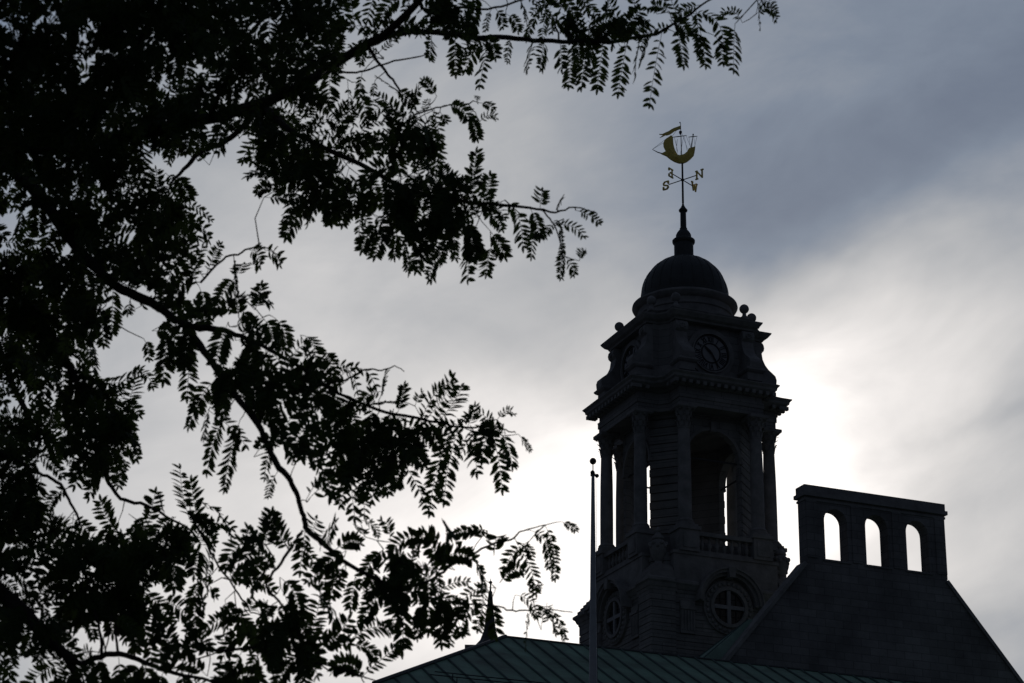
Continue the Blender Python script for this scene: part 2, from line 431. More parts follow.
# columns
def column(m, cx, cy):
    r = .36
    m.lathe([(.50, 35.121), (.50, 35.24), (.44, 35.26), (.47, 35.34), (.41, 35.42), (r, 35.46), (r, 37.2), (r * .97, 38.8), (r * .87, 40.47), (r * .95, 40.51), (r * .87, 40.57)], 24, cx, cy)
def capital(m, cx, cy):
    m.lathe([(.32, 40.571), (.33, 40.950), (.40, 41.350), (.52, 41.550)], 16, cx, cy)
    for tier, (z0, z1, r0, r1) in enumerate([(40.580, 40.950, .33, .47), (40.850, 41.270, .35, .52), (41.150, 41.550, .4, .62)]):
        n = 8
        for i in range(n):
            a = 2 * math.pi * (i + .5 * (tier % 2)) / n; c, s_ = math.cos(a), math.sin(a)
            def P(rr, w, zz): return (cx + rr * c - w * s_, cy + rr * s_ + w * c, zz)
            m.add([P(r0, -.10, z0), P(r0, .10, z0), P(r0 + .05, .10, z1 - .1), P(r0 + .05, -.10, z1 - .1), P(r1, -.06, z1 - .02), P(r1, .06, z1 - .02), P(r1 + .01, 0, z1 - .1)],
                  [(0, 1, 2, 3), (3, 2, 5, 4), (4, 5, 6)])
    m.loft([[(cx + x * q, cy + y * q, zz) for x, y in ((-.52, -.52), (.52, -.52), (.52, .52), (-.52, .52))] for q, zz in ((.92, 41.551), (1.08, 41.630), (1.08, 41.79))])
for k in range(4):
    for s in (-1, 1):
        m = MB(); m.M = SIDES[k]; column(m, s * 2.17, -3.92); co = m.build('column', GRANITE_P, tower, True)
        m = MB(); m.M = SIDES[k]; capital(m, s * 2.17, -3.92); m.build('capital', GRANITE_P, co)
# entablature and main cornice (plus-shaped plan)
mb = MB(); kk = .42
prof = [(4.22, 2.52, 41.80), (4.22, 2.52, 42.20), (4.27, 2.57, 42.21), (4.27, 2.57, 42.52), (4.2, 2.5, 42.54), (4.2, 2.5, 42.86), (4.3, 2.6, 42.9), (4.36, 2.66, 42.96)]
mb.loft([plus(q, r, r + kk, z_) for q, r, z_ in prof]); mb.build('entablature', GRANITE, tower)
mb = MB()
prof = [(4.36, 2.66, 42.961), (4.62, 2.92, 43.02), (4.80, 3.1, 43.18), (4.82, 3.12, 43.3), (4.93, 3.22, 43.42), (4.93, 3.22, 43.47), (4.45, 2.9, 43.60), (3.5, 2.6, 43.8)]
mb.loft([plus(q, r, r + kk, z_) for q, r, z_ in prof])
def modil(m):
    n = 15
    for i in range(n):
        x = -2.95 + 5.9 * i / (n - 1); m.box(x - .10, x + .10, -4.78, -4.4, 42.86, 43.06)
    for s in (-1, 1):
        for y in (-4.3, -3.85): m.box(min(s * 3.06, s * 2.7), max(s * 3.06, s * 2.7), y - .1, y + .1, 42.86, 43.06)
sides(mb, modil); mb.build('main_cornice', GRANITE_P, tower)
mb = MB()
mb.loft([plus(q, r, r + kk, z_) for q, r, z_ in [(3.36, 2.5, 43.801), (3.36, 2.5, 44.16), (3.26, 2.44, 44.22), (3.26, 2.44, 44.5)]]); mb.build('blocking_course', GRANITE_P, tower)
for k in range(4):
    for s in (-1, 1):
        m = MB(); m.M = SIDES[k]; c = s * 2.06
        m.loft([[(c - w, -q, z_), (c + w, -q, z_), (c + w, -3.3, z_), (c - w, -3.3, z_)] for w, q, z_ in [(.46, 4.28, 43.802), (.46, 4.28, 44.22), (.54, 4.38, 44.27), (.60, 4.48, 44.36), (.60, 4.48, 44.43), (.48, 4.4, 44.503)]])
        m.build('volute_pedestal', GRANITE_P, tower)
# clock stage
mb = MB(); mb.loft([plus(3.2, 2.42, 2.85, 44.501), plus(3.2, 2.42, 2.85, 46.95)]); mb.build('clock_stage', GRANITE, tower)
for k in range(4):
    for s in (-1, 1):
        m = MB(); m.M = SIDES[k]; c = s * 2.04
        pr = [(3.1, 44.505), (4.42, 44.505), (4.45, 44.8), (4.38, 45.02), (4.18, 45.18), (3.94, 45.36), (3.74, 45.6), (3.60, 45.9), (3.54, 46.3), (3.68, 46.42), (3.72, 46.6), (3.68, 46.78), (3.6, 46.9), (3.1, 46.9)]
        n = len(pr)
        rings = [[(c - .36, -a, b) for a, b in pr], [(c + .36, -a, b) for a, b in pr]]
        m.loft(rings)
        for i in range(10):
            a = i * .75; r = .17 - .012 * i
            m.ball((c + r * math.cos(a), -3.72, 46.56 + r * math.sin(a)), .05, 6)
        m.build('volute_pier', GRANITE_P, tower)
mb = MB()
prof = [(3.62, 2.46, 46.951), (3.66, 2.5, 47.05), (3.82, 2.64, 47.14), (3.98, 2.78, 47.34), (4.0, 2.8, 47.42), (3.45, 2.5, 47.50), (3.28, 2.4, 47.54), (3.28, 2.4, 47.66), (3.40, 2.5, 47.74), (3.40, 2.5, 47.80), (3.1, 2.3, 47.84)]
mb.loft([plus(q, r, r + kk, z_) for q, r, z_ in prof]); mb.build('clock_cornice', GRANITE_P, tower)
# clocks
ROM = ['XII', 'I', 'II', 'III', 'IIII', 'V', 'VI', 'VII', 'VIII', 'IX', 'X', 'XI']
W_ = {'I': .07, 'V': .15, 'X': .15}
def bar(m, x0, z0, x1, z1, w, y0, y1):
    d = Vector((x1 - x0, z1 - z0)); n = Vector((-d.y, d.x)).normalized() * w / 2
    p = [(x0 + n.x, z0 + n.y), (x0 - n.x, z0 - n.y), (x1 - n.x, z1 - n.y), (x1 + n.x, z1 + n.y)]
    m.extr(p, y0, y1)
CZ = 45.28
for k in range(4):
    m = MB(); m.M = SIDES[k]; m.disc(0, CZ, 1.06, -3.30, -3.201)
    dial = m.build('clock_dial', DIAL, tower); dial.location = SIDES[k] @ Vector((-.12, 0, .1))
    m = MB(); m.M = SIDES[k]; m.ring(0, CZ, 1.09, 1.17, -3.44, -3.2); m.ring(0, CZ, 1.171, 1.42, -3.34, -3.2); m.build('clock_frame', GRANITE_P, dial)
    m = MB(); m.M = SIDES[k]; m.ring(0, CZ, 1.0, 1.058, -3.335, -3.301); m.ring(0, CZ, .53, .60, -3.335, -3.301)
    for h in range(12):
        a = R(90 - 30 * h); t = ROM[h]; tot = sum(W_[c] for c in t) + .03 * (len(t) - 1); x = -tot / 2
        rot = R(-30 * h)
        def tf(px, pz):
            return (px * math.cos(rot) - pz * math.sin(rot), CZ + px * math.sin(rot) + pz * math.cos(rot))
        for c in t:
            w = W_[c]; z0, z1 = .64, .955
            segs = {'I': [(x + w / 2, z0, x + w / 2, z1)], 'V': [(x, z1, x + w / 2, z0), (x + w, z1, x + w / 2, z0)], 'X': [(x, z0, x + w, z1), (x + w, z0, x, z1)]}[c]
            for j, sgm in enumerate(segs):
                p0 = tf(sgm[0], sgm[1]); p1 = tf(sgm[2], sgm[3]); bar(m, p0[0], p0[1], p1[0], p1[1], .042, -3.33 - .003 * j, -3.302)
            x += w + .03
    m.build('numerals', BLACKP, dial)
    for nm, ang, ln, wd, yy in (('hour_hand', 312,   .54, .075, -3.36), ('minute_hand', 150, .84, .055, -3.38)):
        m = MB(); m.M = SIDES[k]; a = R(90 - ang)
        ux, uz = math.cos(a), math.sin(a)
        pts = [(-.18, .5), (.0, .9), (.45, 1.0), (.8, .7), (1.0, .08)]
        L_ = [(ux * ln * f - uz * wd * w / 1, CZ + uz * ln * f + ux * wd * w / 1) for f, w in pts]; R_ = [(ux * ln * f + uz * wd * w, CZ + uz * ln * f - ux * wd * w) for f, w in reversed(pts)]
        m.extr(L_ + R_, yy, yy + .015); m.build(nm, BLACKP, dial)
# stone balls
for k in range(4):
    for s in (-1, 1):
        m = MB(); m.M = SIDES[k]; x, y = s * 2.12, -3.12
        m.lathe([(.24, 47.70), (.24, 47.92), (.16, 47.98), (.11, 48.08), (.11, 48.22)], 12, x, y); m.ball((x, y, 48.44), .275)
        m.build('stone_ball', GRANITE_P, tower, True)
# drum, dome, lantern spike
mb = MB(); mb.lathe([(2.66, 47.841), (2.66, 48.55), (2.74, 48.6), (2.74, 48.68), (2.68, 48.72), (2.68, 48.98), (2.78, 49.02), (2.92, 49.12), (3.0, 49.26), (2.98, 49.36), (2.80, 49.46), (2.5, 49.56)], 72)
mb.build('drum', GRANITE_P, tower, True)
mb = MB(); dp = [(2.56, 49.561), (2.56, 49.70), (2.49, 49.74)]
for i in range(0, 19):
    a = R(i * 76.5 / 18); dp.append((2.49 * math.cos(a), 49.90 + 2.52 * math.sin(a)))
mb.lathe(dp, 72)
for i in range(24):       # standing seams of the dome
    a = 2 * math.pi * i / 24
    mb.tube([(2.495 * math.cos(R(e)) * math.cos(a), 2.495 * math.cos(R(e)) * math.sin(a), 49.90 + 2.525 * math.sin(R(e))) for e in range(0, 77, 6)], .022, 4)
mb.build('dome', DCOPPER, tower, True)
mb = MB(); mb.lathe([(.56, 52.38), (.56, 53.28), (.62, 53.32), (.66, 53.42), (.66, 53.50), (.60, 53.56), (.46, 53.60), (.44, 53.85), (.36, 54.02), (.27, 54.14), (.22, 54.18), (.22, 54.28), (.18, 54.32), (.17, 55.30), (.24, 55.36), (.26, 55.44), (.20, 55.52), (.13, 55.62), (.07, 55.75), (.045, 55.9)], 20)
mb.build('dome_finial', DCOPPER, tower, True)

# ================================================================ WEATHER VANE
vane = empty('weather_vane', (TX, TY, 55.9), PSI)
tag(vane, 'gold sailing ship weather vane with compass letters on the rod above the dome', 'weather vane')
m = MB(); m.tube([(0, 0, 0), (0, 0, 2.6)], [.065, .055], 8); m.build('rod', IRON, vane)
HZ = 57.38 - 55.9
rayd = np.array([TX, TY, 0]) / math.hypot(TX, TY)          # horizontal direction away from the camera
sidev = np.array([rayd[1], -rayd[0], 0])
def loc(v):   # world horizontal vector -> tower-local axes
    return Vector((float(v @ EX), float(v @ EY), float(v[2])))
RD, SDV = loc(rayd), loc(sidev)
nv = (SDV * 19 - RD * 13.5).normalized(); wv = (SDV * 12.5 + RD * 18).normalized()
# strokes of serif letters in a unit box
LET = {'N': [(0, 0, 0, 1), (1, 0, 1, 1), (0, 1, 1, 0), (-.2, 0, .2, 0), (-.2, 1, .1, 1), (.8, 1, 1.2, 1)],
       'S': [(.95, .8, .7, .98), (.7, .98, .3, .98), (.3, .98, .06, .8), (.06, .8, .12, .6), (.12, .6, .85, .4), (.85, .4, .95, .2), (.95, .2, .7, .02), (.7, .02, .25, .02), (.25, .02, .05, .22), (.95, .68, .95, .98), (.05, .02, .05, .34)],
       'E': [(0.1, 0, .1, 1), (-.1, 1, .9, 1), (-.1, 0, .9, 0), (.1, .5, .6, .5), (.9, 1, .9, .75), (.9, 0, .9, .25)],
       'W': [(-.1, 1, .2, 0), (.2, 0, .5, .8), (.5, .8, .8, 0), (.8, 0, 1.1, 1), (-.25, 1, .08, 1), (.92, 1, 1.25, 1)]}
armm = MB()
armm.tube([tuple(nv * -1.0 + Vector((0, 0, HZ))), tuple(nv * 1.0 + Vector((0, 0, HZ)))], .028, 6)
armm.tube([tuple(wv * -1.0 + Vector((0, 0, HZ))), tuple(wv * 1.0 + Vector((0, 0, HZ)))], .028, 6)
armm.ball((0, 0, HZ), .10)
armm.build('compass_arms', IRON, vane)
for ch, ctr, xd in (('N', nv * 1.2, nv), ('S', nv * -1.2, nv), ('E', wv * -1.2, -wv), ('W', wv * 1.2, -wv)):
    m = MB(); hgt, wid = .50, .38; yd = Vector((0, 0, 1)).cross(xd).normalized()
    for j, (a, b, c, d) in enumerate(LET[ch]):
        wd = .085 if abs(b - d) > .05 else .07
        p0 = Vector(((a - .5) * wid, (b - .5) * hgt)); p1 = Vector(((c - .5) * wid, (d - .5) * hgt)); dd = (p1 - p0).normalized(); p0 -= dd * .02; p1 += dd * .02
        n = Vector((-dd.y, dd.x)) * wd / 2; th = .03 + .002 * j
        vs = [ctr + Vector((0, 0, HZ)) + xd * q.x + Vector((0, 0, q.y)) + yd * s for s in (-th, th) for q in (p0 + n, p0 - n, p1 - n, p1 + n)]
        m.add([tuple(v) for v in vs], [(0, 1, 2, 3), (7, 6, 5, 4), (0, 4, 5, 1), (1, 5, 6, 2), (2, 6, 7, 3), (3, 7, 4, 0)])
    m.build('letter_' + ch.lower(), GOLD, vane, label='gold letter ' + ch)
# ship; coordinates (u, w) = metres right of the rod / above the keel, from the side
SX, SZ = 1 / (6.83 * 17.2), 1 / (6.83 * 17.2 * .89)
sxd = (SDV * math.cos(R(14)) + RD * math.sin(R(14))).normalized(); syd = Vector((0, 0, 1)).cross(sxd)
K0 = 58.46 - 55.9
def S2(zx, zy, dep=0.0):
    u = (zx - 292) * SX / math.cos(R(14)); h = (366 - zy) * SZ
    return Vector((0, 0, K0 + h)) + sxd * u + syd * dep
def slab(m, pts, th):
    n = len(pts); ths = th if isinstance(th, list) else [th] * n
    vs = [tuple(S2(x, y, -t)) for (x, y), t in zip(pts, ths)] + [tuple(S2(x, y, t)) for (x, y), t in zip(pts, ths)]
    m.add(vs, [tuple(range(n)), tuple(reversed(range(n, 2 * n)))] + [(i + n, (i + 1) % n + n, (i + 1) % n, i) for i in range(n)])
def strip(m, up, lo, thm, the):
    """rounded body between an upper and a lower line: full in the middle, thin at both edges"""
    n = len(up); rings = []
    for i in range(n):
        u, l = Vector(up[i]), Vector(lo[i]); mid = (u + l) / 2
        rings.append([tuple(S2(u.x, u.y, -the[i])), tuple(S2(mid.x, mid.y, -thm[i])), tuple(S2(l.x, l.y, -the[i] * .4)), tuple(S2(l.x, l.y, the[i] * .4)), tuple(S2(mid.x, mid.y, thm[i])), tuple(S2(u.x, u.y, the[i]))])
    m.loft(rings)
m = MB()
strip(m, [(150, 312), (178, 298), (205, 300), (240, 316), (270, 322), (300, 312), (322, 292), (334, 268), (358, 258), (380, 250)],
         [(150, 318), (185, 328), (215, 348), (240, 360), (270, 368), (300, 366), (325, 354), (348, 335), (370, 312), (376, 290)],
      [.02, .10, .17, .2, .21, .21, .2, .18, .15, .12], [.02, .10, .16, .18, .19, .19, .18, .16, .14, .12])
m.build('hull', GOLD, vane, True)
m = MB(); m.tube([S2(90, 290), S2(125, 306), S2(180, 318)], [.015, .03, .04], 6); m.build('bowsprit', IRON, vane)
m = MB()
prf = [(208, 196, 224, 188), (184, 208, 230, 200), (170, 225, 231, 222), (163, 246, 233, 246), (165, 268, 238, 268), (174, 288, 246, 290), (188, 306, 262, 314)]
for side in (-1, 1):
    pass
rings = []
for i, (x0, y0, x1, y1) in enumerate(prf):
    mid = ((x0 + x1) / 2 - 4, (y0 + y1) / 2)
    rings.append([tuple(S2(x0, y0, -.05)), tuple(S2(*mid, -.20)), tuple(S2(x1, y1, -.05)), tuple(S2(x1, y1, -.02)), tuple(S2(*mid, -.16)), tuple(S2(x0, y0, -.02))])
m.loft(rings); m.build('sail', GOLD, vane, True)
m = MB()
up = [(285, 110), (262, 118), (240, 128), (220, 142), (200, 158), (178, 168), (160, 176), (138, 178)]
lo = [(285, 134), (265, 140), (246, 150), (226, 168), (208, 182), (188, 188), (166, 184), (140, 183)]
m.loft([[tuple(S2(*u, .05 * math.sin(i * 1.2) - .012)), tuple(S2(*l, .05 * math.sin(i * 1.2) - .012)), tuple(S2(*l, .05 * math.sin(i * 1.2) + .012)), tuple(S2(*u, .05 * math.sin(i * 1.2) + .012))] for i, (u, l) in enumerate(zip(up, lo))])
for q0, q1, q2 in (((178, 180), (160, 192), (140, 206)),):
    m.loft([[tuple(S2(q[0], q[1] - w, .03 - .01)), tuple(S2(q[0], q[1] + w, .03 - .01)), tuple(S2(q[0], q[1] + w, .03 + .01)), tuple(S2(q[0], q[1] - w, .03 + .01))] for q, w in ((q0, 7), (q1, 5), (q2, 1))])
m.build('streamer', GOLD, vane)
for nm, pts, r_ in (('main_mast', [(288, 330), (285, 95)], .03), ('mizzen_mast', [(356, 262), (370, 158)], .028), ('fore_mast', [(222, 312), (214, 185)], .028)):
    m = MB(); m.tube([S2(*p) for p in pts], [r_, r_ * .6], 6)
    if nm == 'main_mast':
        m.ball(S2(281, 90), .045, 8); m.loft([[tuple(S2(x, y, d)) for x, d in ((283 - w, -w * .006), (283 + w, -w * .006), (283 + w, w * .006), (283 - w, w * .006))] for y, w in ((172, 3), (160, 9), (150, 9), (146, 4))])
    if nm == 'mizzen_mast': m.ball(S2(370, 165), .05, 8)
    m.build('mast', IRON, vane)
for pts in ([(222, 196), (270, 186), (325, 174)], [(338, 184), (368, 178), (398, 173)]):
    m = MB(); m.tube([S2(*p) for p in pts], [.018, .03, .018], 6); m.build('yard', IRON, vane)
m = MB()
for a, b in [((90, 288), (190, 205)), ((90, 288), (175, 232)), ((250, 300), (262, 205)), ((262, 300), (250, 215)), ((240, 190), (262, 290)), ((305, 180), (278, 312)), ((310, 180), (325, 280)), ((322, 176), (355, 262)), ((352, 262), (340, 185)), ((376, 255), (396, 175)), ((350, 262), (368, 170)), ((290, 150), (330, 270)), ((282, 110), (225, 190)), ((372, 165), (382, 250))]:
    m.tube([S2(*a, .02), S2(*b, -.02)], .010, 4)
m.build('rigging', RIG, vane)

# ================================================================ GABLED BLOCK WITH ARCHED CHIMNEY SCREEN
gab = empty('gabled_block', (TX, TY, 0), PSI)
tag(gab, 'steep dark masonry gable with a flat-topped screen of three open arches right of the tower', 'building')
GX = 5.62
m = MB()
hw_b, hw_t = 8.85, 4.15       # half widths at z 26.5 / 32.05
def rake_x(z_): return hw_t + (32.05 - z_) * (hw_b - hw_t) / (32.05 - 26.5)
zb = 20.0
m.add([], [])
m.extr([(GX - rake_x(zb), zb), (GX + rake_x(zb), zb), (GX + hw_t, 32.05), (GX - hw_t, 32.05)], -10.0, -9.35)
m.box(GX - rake_x(zb), GX + rake_x(zb), -10.0, -9.35, 0, zb - .003)
gw = m.build('gable_wall', BRICK, gab)
for s in (-1, 1):
    m = MB(); 
    def cp(z_, off, up): 
        # point on the rake line, moved outward
        nx, nz = math.sin(R(49.6)), math.cos(R(49.6))
        return (GX + s * (rake_x(z_) + nx * off), z_ + nz * off)
    a0, b0, b1, a1 = cp(20, -.16, 0), cp(20, .03, 0), cp(32.0, .03, 0), cp(32.0, -.16, 0)
    m.extr([a0, b0, b1, a1], -10.1, -9.2); m.build('rake_coping', GRANITE_P, gab)
# arched screen built as three bays
m = MB(); x0, x1 = 1.60, 9.84
cx_ = [3.32, 5.72, 8.14]; edges = [x0, 4.52, 6.93, x1]
for i in range(3):
    m.arched(edges[i] + (.0015 if i else 0), edges[i + 1] - (.0015 if i < 2 else 0), 32.053, 35.3, cx_[i], .66, 32.30, 34.36, -9.98, -9.2, 16)
scr = m.build('arched_screen', BRICK, gab)
m = MB()
for i in range(3):
    m.box(cx_[i] - .8, cx_[i] + .8, -10.04, -9.14, 32.20, 32.296)
for e in (edges[1], edges[2]): m.box(e - .28, e + .28, -10.03, -9.981, 32.3, 35.3)
for e0, e1 in ((x0 + .02, x0 + .62), (x1 - .62, x1 - .02)): m.box(e0, e1, -10.03, -9.981, 32.3, 35.3)
m.build('screen_piers', BRICK, gab)
m = MB()
for q, z0, z1 in ((.05, 35.301, 35.42), (.0, 35.421, 35.52), (.15, 35.521, 35.72), (.06, 35.721, 36.12)):
    m.box(x0 - q, x1 + q, -9.98 - q, -9.2 + q, z0, z1)
m.build('screen_coping', GRANITE_P, gab)
# steep metal roof behind the gable, cut off by a flat deck
rpf = lambda d: [(-8.6, 22.6), (GX + rake_x(20) - .3, 22.6), (GX + rake_x(28.9) - .3, 28.9 - d), (-1.45, 28.9 - d)]
m = MB(); m.loft([[(x, yy, z_) for x, z_ in rpf(d)] for yy, d in ((-9.34, 0), (-4.62, .62))])
rf = m.build('gable_roof', ROOFGREY, gab)
m = MB(); y = -9.2
while y < -4.7:
    d = .62 * (y + 9.34) / 4.72
    m.tube([(-8.6, y, 22.63), (-1.45, y, 28.93 - d)], .03, 4); y += .42
m.build('roof_seams', SEAM, rf)
m = MB(); m.box(-8.6, 14.6, -9.3, -4.7, 0, 22.59); m.build('block_wall', BRICK, gab)

# ================================================================ GREEN ROOFED WING
wing = empty('green_roofed_wing', (TX, TY, 0), PSI)
tag(wing, 'low building in front of the tower with a green ribbed metal hip roof', 'building')
RX0, RX1, RY, RZ, HS = -18.74, 34.0, -20.0, 23.79, 8.6; al = R(28); drop = HS * math.tan(al)
m = MB()
e = .0
pts = [(RX0, RY, RZ), (RX1, RY, RZ), (RX0 - HS, RY - HS, RZ - drop), (RX1 + HS, RY - HS, RZ - drop), (RX1 + HS, RY + HS, RZ - drop), (RX0 - HS, RY + HS, RZ - drop)]
m.add(pts, [(0, 1, 3, 2), (1, 4, 3), (0, 5, 4, 1), (0, 2, 5), (2, 3, 4, 5)])
roof = m.build('roof', COPPER, wing)
m = MB(); sp = .86; x = RX0 - HS + .3; srg = random.Random(4)
while x < RX1 + HS:
    top = 0.0
    if x < RX0: top = RX0 - x
    if x > RX1: top = x - RX1
    if HS - top > .3:
        for s in (-1, 1): m.tube([(x, RY + s * top, RZ - top * math.tan(al) + .03), (x, RY + s * HS, RZ - drop + .03)], .045, 4)
    x += sp + srg.uniform(-.05, .05)
y = RY - HS + .3
while y < RY + HS:
    d = abs(y - RY)
    m.tube([(RX0 - d, y, RZ - d * math.tan(al) + .03), (RX0 - HS, y, RZ - drop + .03)], .045, 4); y += sp
m.build('roof_seams', SEAM, roof)
m = MB()
m.tube([(RX0, RY, RZ + .0), (RX1, RY, RZ + .0)], .07, 6); m.tube([(RX0, RY, RZ + .03), (RX0 - HS, RY - HS, RZ - drop + .03)], .09, 6); m.tube([(RX0, RY, RZ + .03), (RX0 - HS, RY + HS, RZ - drop + .03)], .09, 6)
m.build('ridge_cap', DCOPPER, roof)
m = MB()
for d in (7.15, 7.6):
    m.tube([(RX0 - d * .8, RY - d, RZ - d * math.tan(al) + .28), (RX1, RY - d, RZ - d * math.tan(al) + .28)], .022, 5)
x = RX0 - 5
while x < RX1:
    for d in (7.15, 7.6): m.box(x - .015, x + .015, RY - d - .015, RY - d + .015, RZ - d * math.tan(al), RZ - d * math.tan(al) + .27)
    x += 3.44
m.build('snow_guard_rail', IRON, roof)
m = MB(); m.box(RX0 - HS + .7, RX1 + HS - .7, RY - HS + .7, RY + HS - .7, 0, RZ - drop - .26); m.build('wall', GRANITE, wing)
m = MB(); m.box(RX0 - HS - .05, RX1 + HS + .05, RY - HS - .05, RY + HS + .05, RZ - drop - .25, RZ - drop - .005); m.build('eaves_cornice', GRANITE_P, wing)
for i in range(18):
    for fl in range(4):
        x = RX0 - HS + 3 + i * 3.6; zc = 2.2 + fl * 4.4
        m = MB(); m.box(x - .75, x + .75, RY - HS + .62, RY - HS + .699, zc, zc + 2.4)
        w = m.build('window', GRANITE_P, wing)
        m = MB(); m.box(x - .6, x + .6, RY - HS + .60, RY - HS + .619, zc + .15, zc + 2.25); m.build('pane', GLASS, w)

# ================================================================ DISTANT SPIRE
sp_ = empty('spire', (-1.35, 160, 0))
tag(sp_, 'thin dark spire half hidden by leaves behind the green roof', 'spire')
m = MB(); m.lathe([(1.3, 40.0), (1.15, 40.3), (.7, 40.8), (.45, 41.5), (.36, 42.2), (.24, 43.2), (.14, 44.5)], 12); m.build('spire_roof', DCOPPER, sp_)
m = MB(); m.lathe([(.07, 44.501), (.05, 45.1), (.13, 45.16), (.13, 45.26), (.03, 45.32), (.02, 45.5)], 8); m.build('spire_rod', IRON, sp_)
m = MB(); m.box(-1.8, 1.8, -1.8, 1.8, 0, 39.99); m.build('spire_base', GRANITE, sp_)

# ================================================================ FLAGPOLE
fp = empty('flagpole', (1.975, 49.96, 0))
tag(fp, 'tall bare grey flagpole with a ball on top, left of the clock tower', 'flagpole')
m = MB(); m.lathe([(.22, 0), (.22, .15), (.15, .2), (.145, 3), (.094, 12.9), (.040, 17.80), (.035, 17.86)], 16); m.build('pole', POLE, fp, True)
m = MB(); m.lathe([(.013, 17.861), (.013, 18.16)], 8); m.ball((0, 0, 18.235), .082, 16); m.build('ball_finial', IRON, fp, True)
m = MB(); m.box(-.06, .06, -.03, .03, 17.861, 17.92); m.ball((.095, 0, 17.87), .05, 10); m.ball((-.01, 0, 17.95), .055, 10); m.build('truck', IRON, fp, True)
m = MB(); m.tube([(.07, -.02, 17.84), (.085, -.04, 15), (.12, -.06, 11), (.19, -.14, 1.2)], .005, 5); m.build('halyard', IRON, fp)
# ================================================================ HONEY LOCUST TREE
rng = random.Random(11)
def ray(px, py):
    d = F + CR * (px - 512) / FPX + CU * (341.5 - py) / FPX
    return d
def pt(px, py, D):
    d = ray(px, py); return CP + d * (D / math.hypot(d[0], d[1]))
def pj(P):
    v = P - CP; zc = v @ F
    return 512 + FPX * (v @ CR) / zc, 341.5 - FPX * (v @ CU) / zc
# how leafy the crown is, 20 px cells: columns to the right, rows downwards (0 open sky .. 9 closed)
DENS = """
8768999998899899983468993357755556763380
7996599699988799966888893545899967755110
8998699779999999978314687323887545570000
99986998878998999532235314032655542320000
9999988688878799533463031000212003000000
9999987999999987788853433000000000000000
999989999979898876799922500000000000000
998989867876489997789930300000000000000
999988864212699996678565300000000000000
788667888500069999899998500310000000000
566986799830026898999997856643000000000
567998899851004553679998546743300000000
787799898863300000367888556143000000000
999878987650000000004415410040000000000
9999763897764300000000000000000000000000
9999952388865410000000000000000000000000
9999930278678742100000000000000000000000
9999710489669886300000000000000000000000
9998801788689999874210300000000000000000
5478983302899999975435520000000000000000
6679977116676979987657355300000000000000
9986999100776898899999878520000000000000
9867998000534867899985664430000000000000
8744886000240626898977715600000000000000
985232002300031488863630022000000000000
996211234661014015611400000000000000000
998666578885356553341477621540000000000
577999998835766774644352463000000000000
677999989665945487699723056000000000000
768999974352634425899835603200000000000
857899986645467624788997622600000000000
988755875867999853478677602600000000000
568575459955799976655430000000000000000
413485557868574687654300000000000000000
""".split()
NX, NY = 40, 34
D0 = np.zeros((NY, NX))
for j, row in enumerate(DENS):
    for i, ch in enumerate(row[:NX]): D0[j, i] = int(ch) / 9.0
D0 = np.where(D0 > .95, .968, D0 * .99)
PADL, PADT, PADB = 7, 4, 3            # the crown goes on outside the photograph
G = np.zeros((NY + PADT + PADB, NX + PADL)); G[PADT:PADT + NY, PADL:] = D0
G[:, :PADL] = .85; G[:PADT, PADL:PADL + 22] = .8; G[:PADT, PADL + 22:PADL + 34] = .45; G[PADT + NY:, PADL:PADL + 16] = .7
def dens(px, py):
    gx = px / 20 - .5 + PADL; gy = py / 20 - .5 + PADT
    x0 = np.clip(np.floor(gx).astype(int), 0, G.shape[1] - 2); y0 = np.clip(np.floor(gy).astype(int), 0, G.shape[0] - 2)
    fx = np.clip(gx - x0, 0, 1); fy = np.clip(gy - y0, 0, 1)
    fx = np.clip((fx - .5) * 1.7 + .5, 0, 1); fy = np.clip((fy - .5) * 1.7 + .5, 0, 1)
    return (G[y0, x0] * (1 - fx) + G[y0, x0 + 1] * fx) * (1 - fy) + (G[y0 + 1, x0] * (1 - fx) + G[y0 + 1, x0 + 1] * fx) * fy
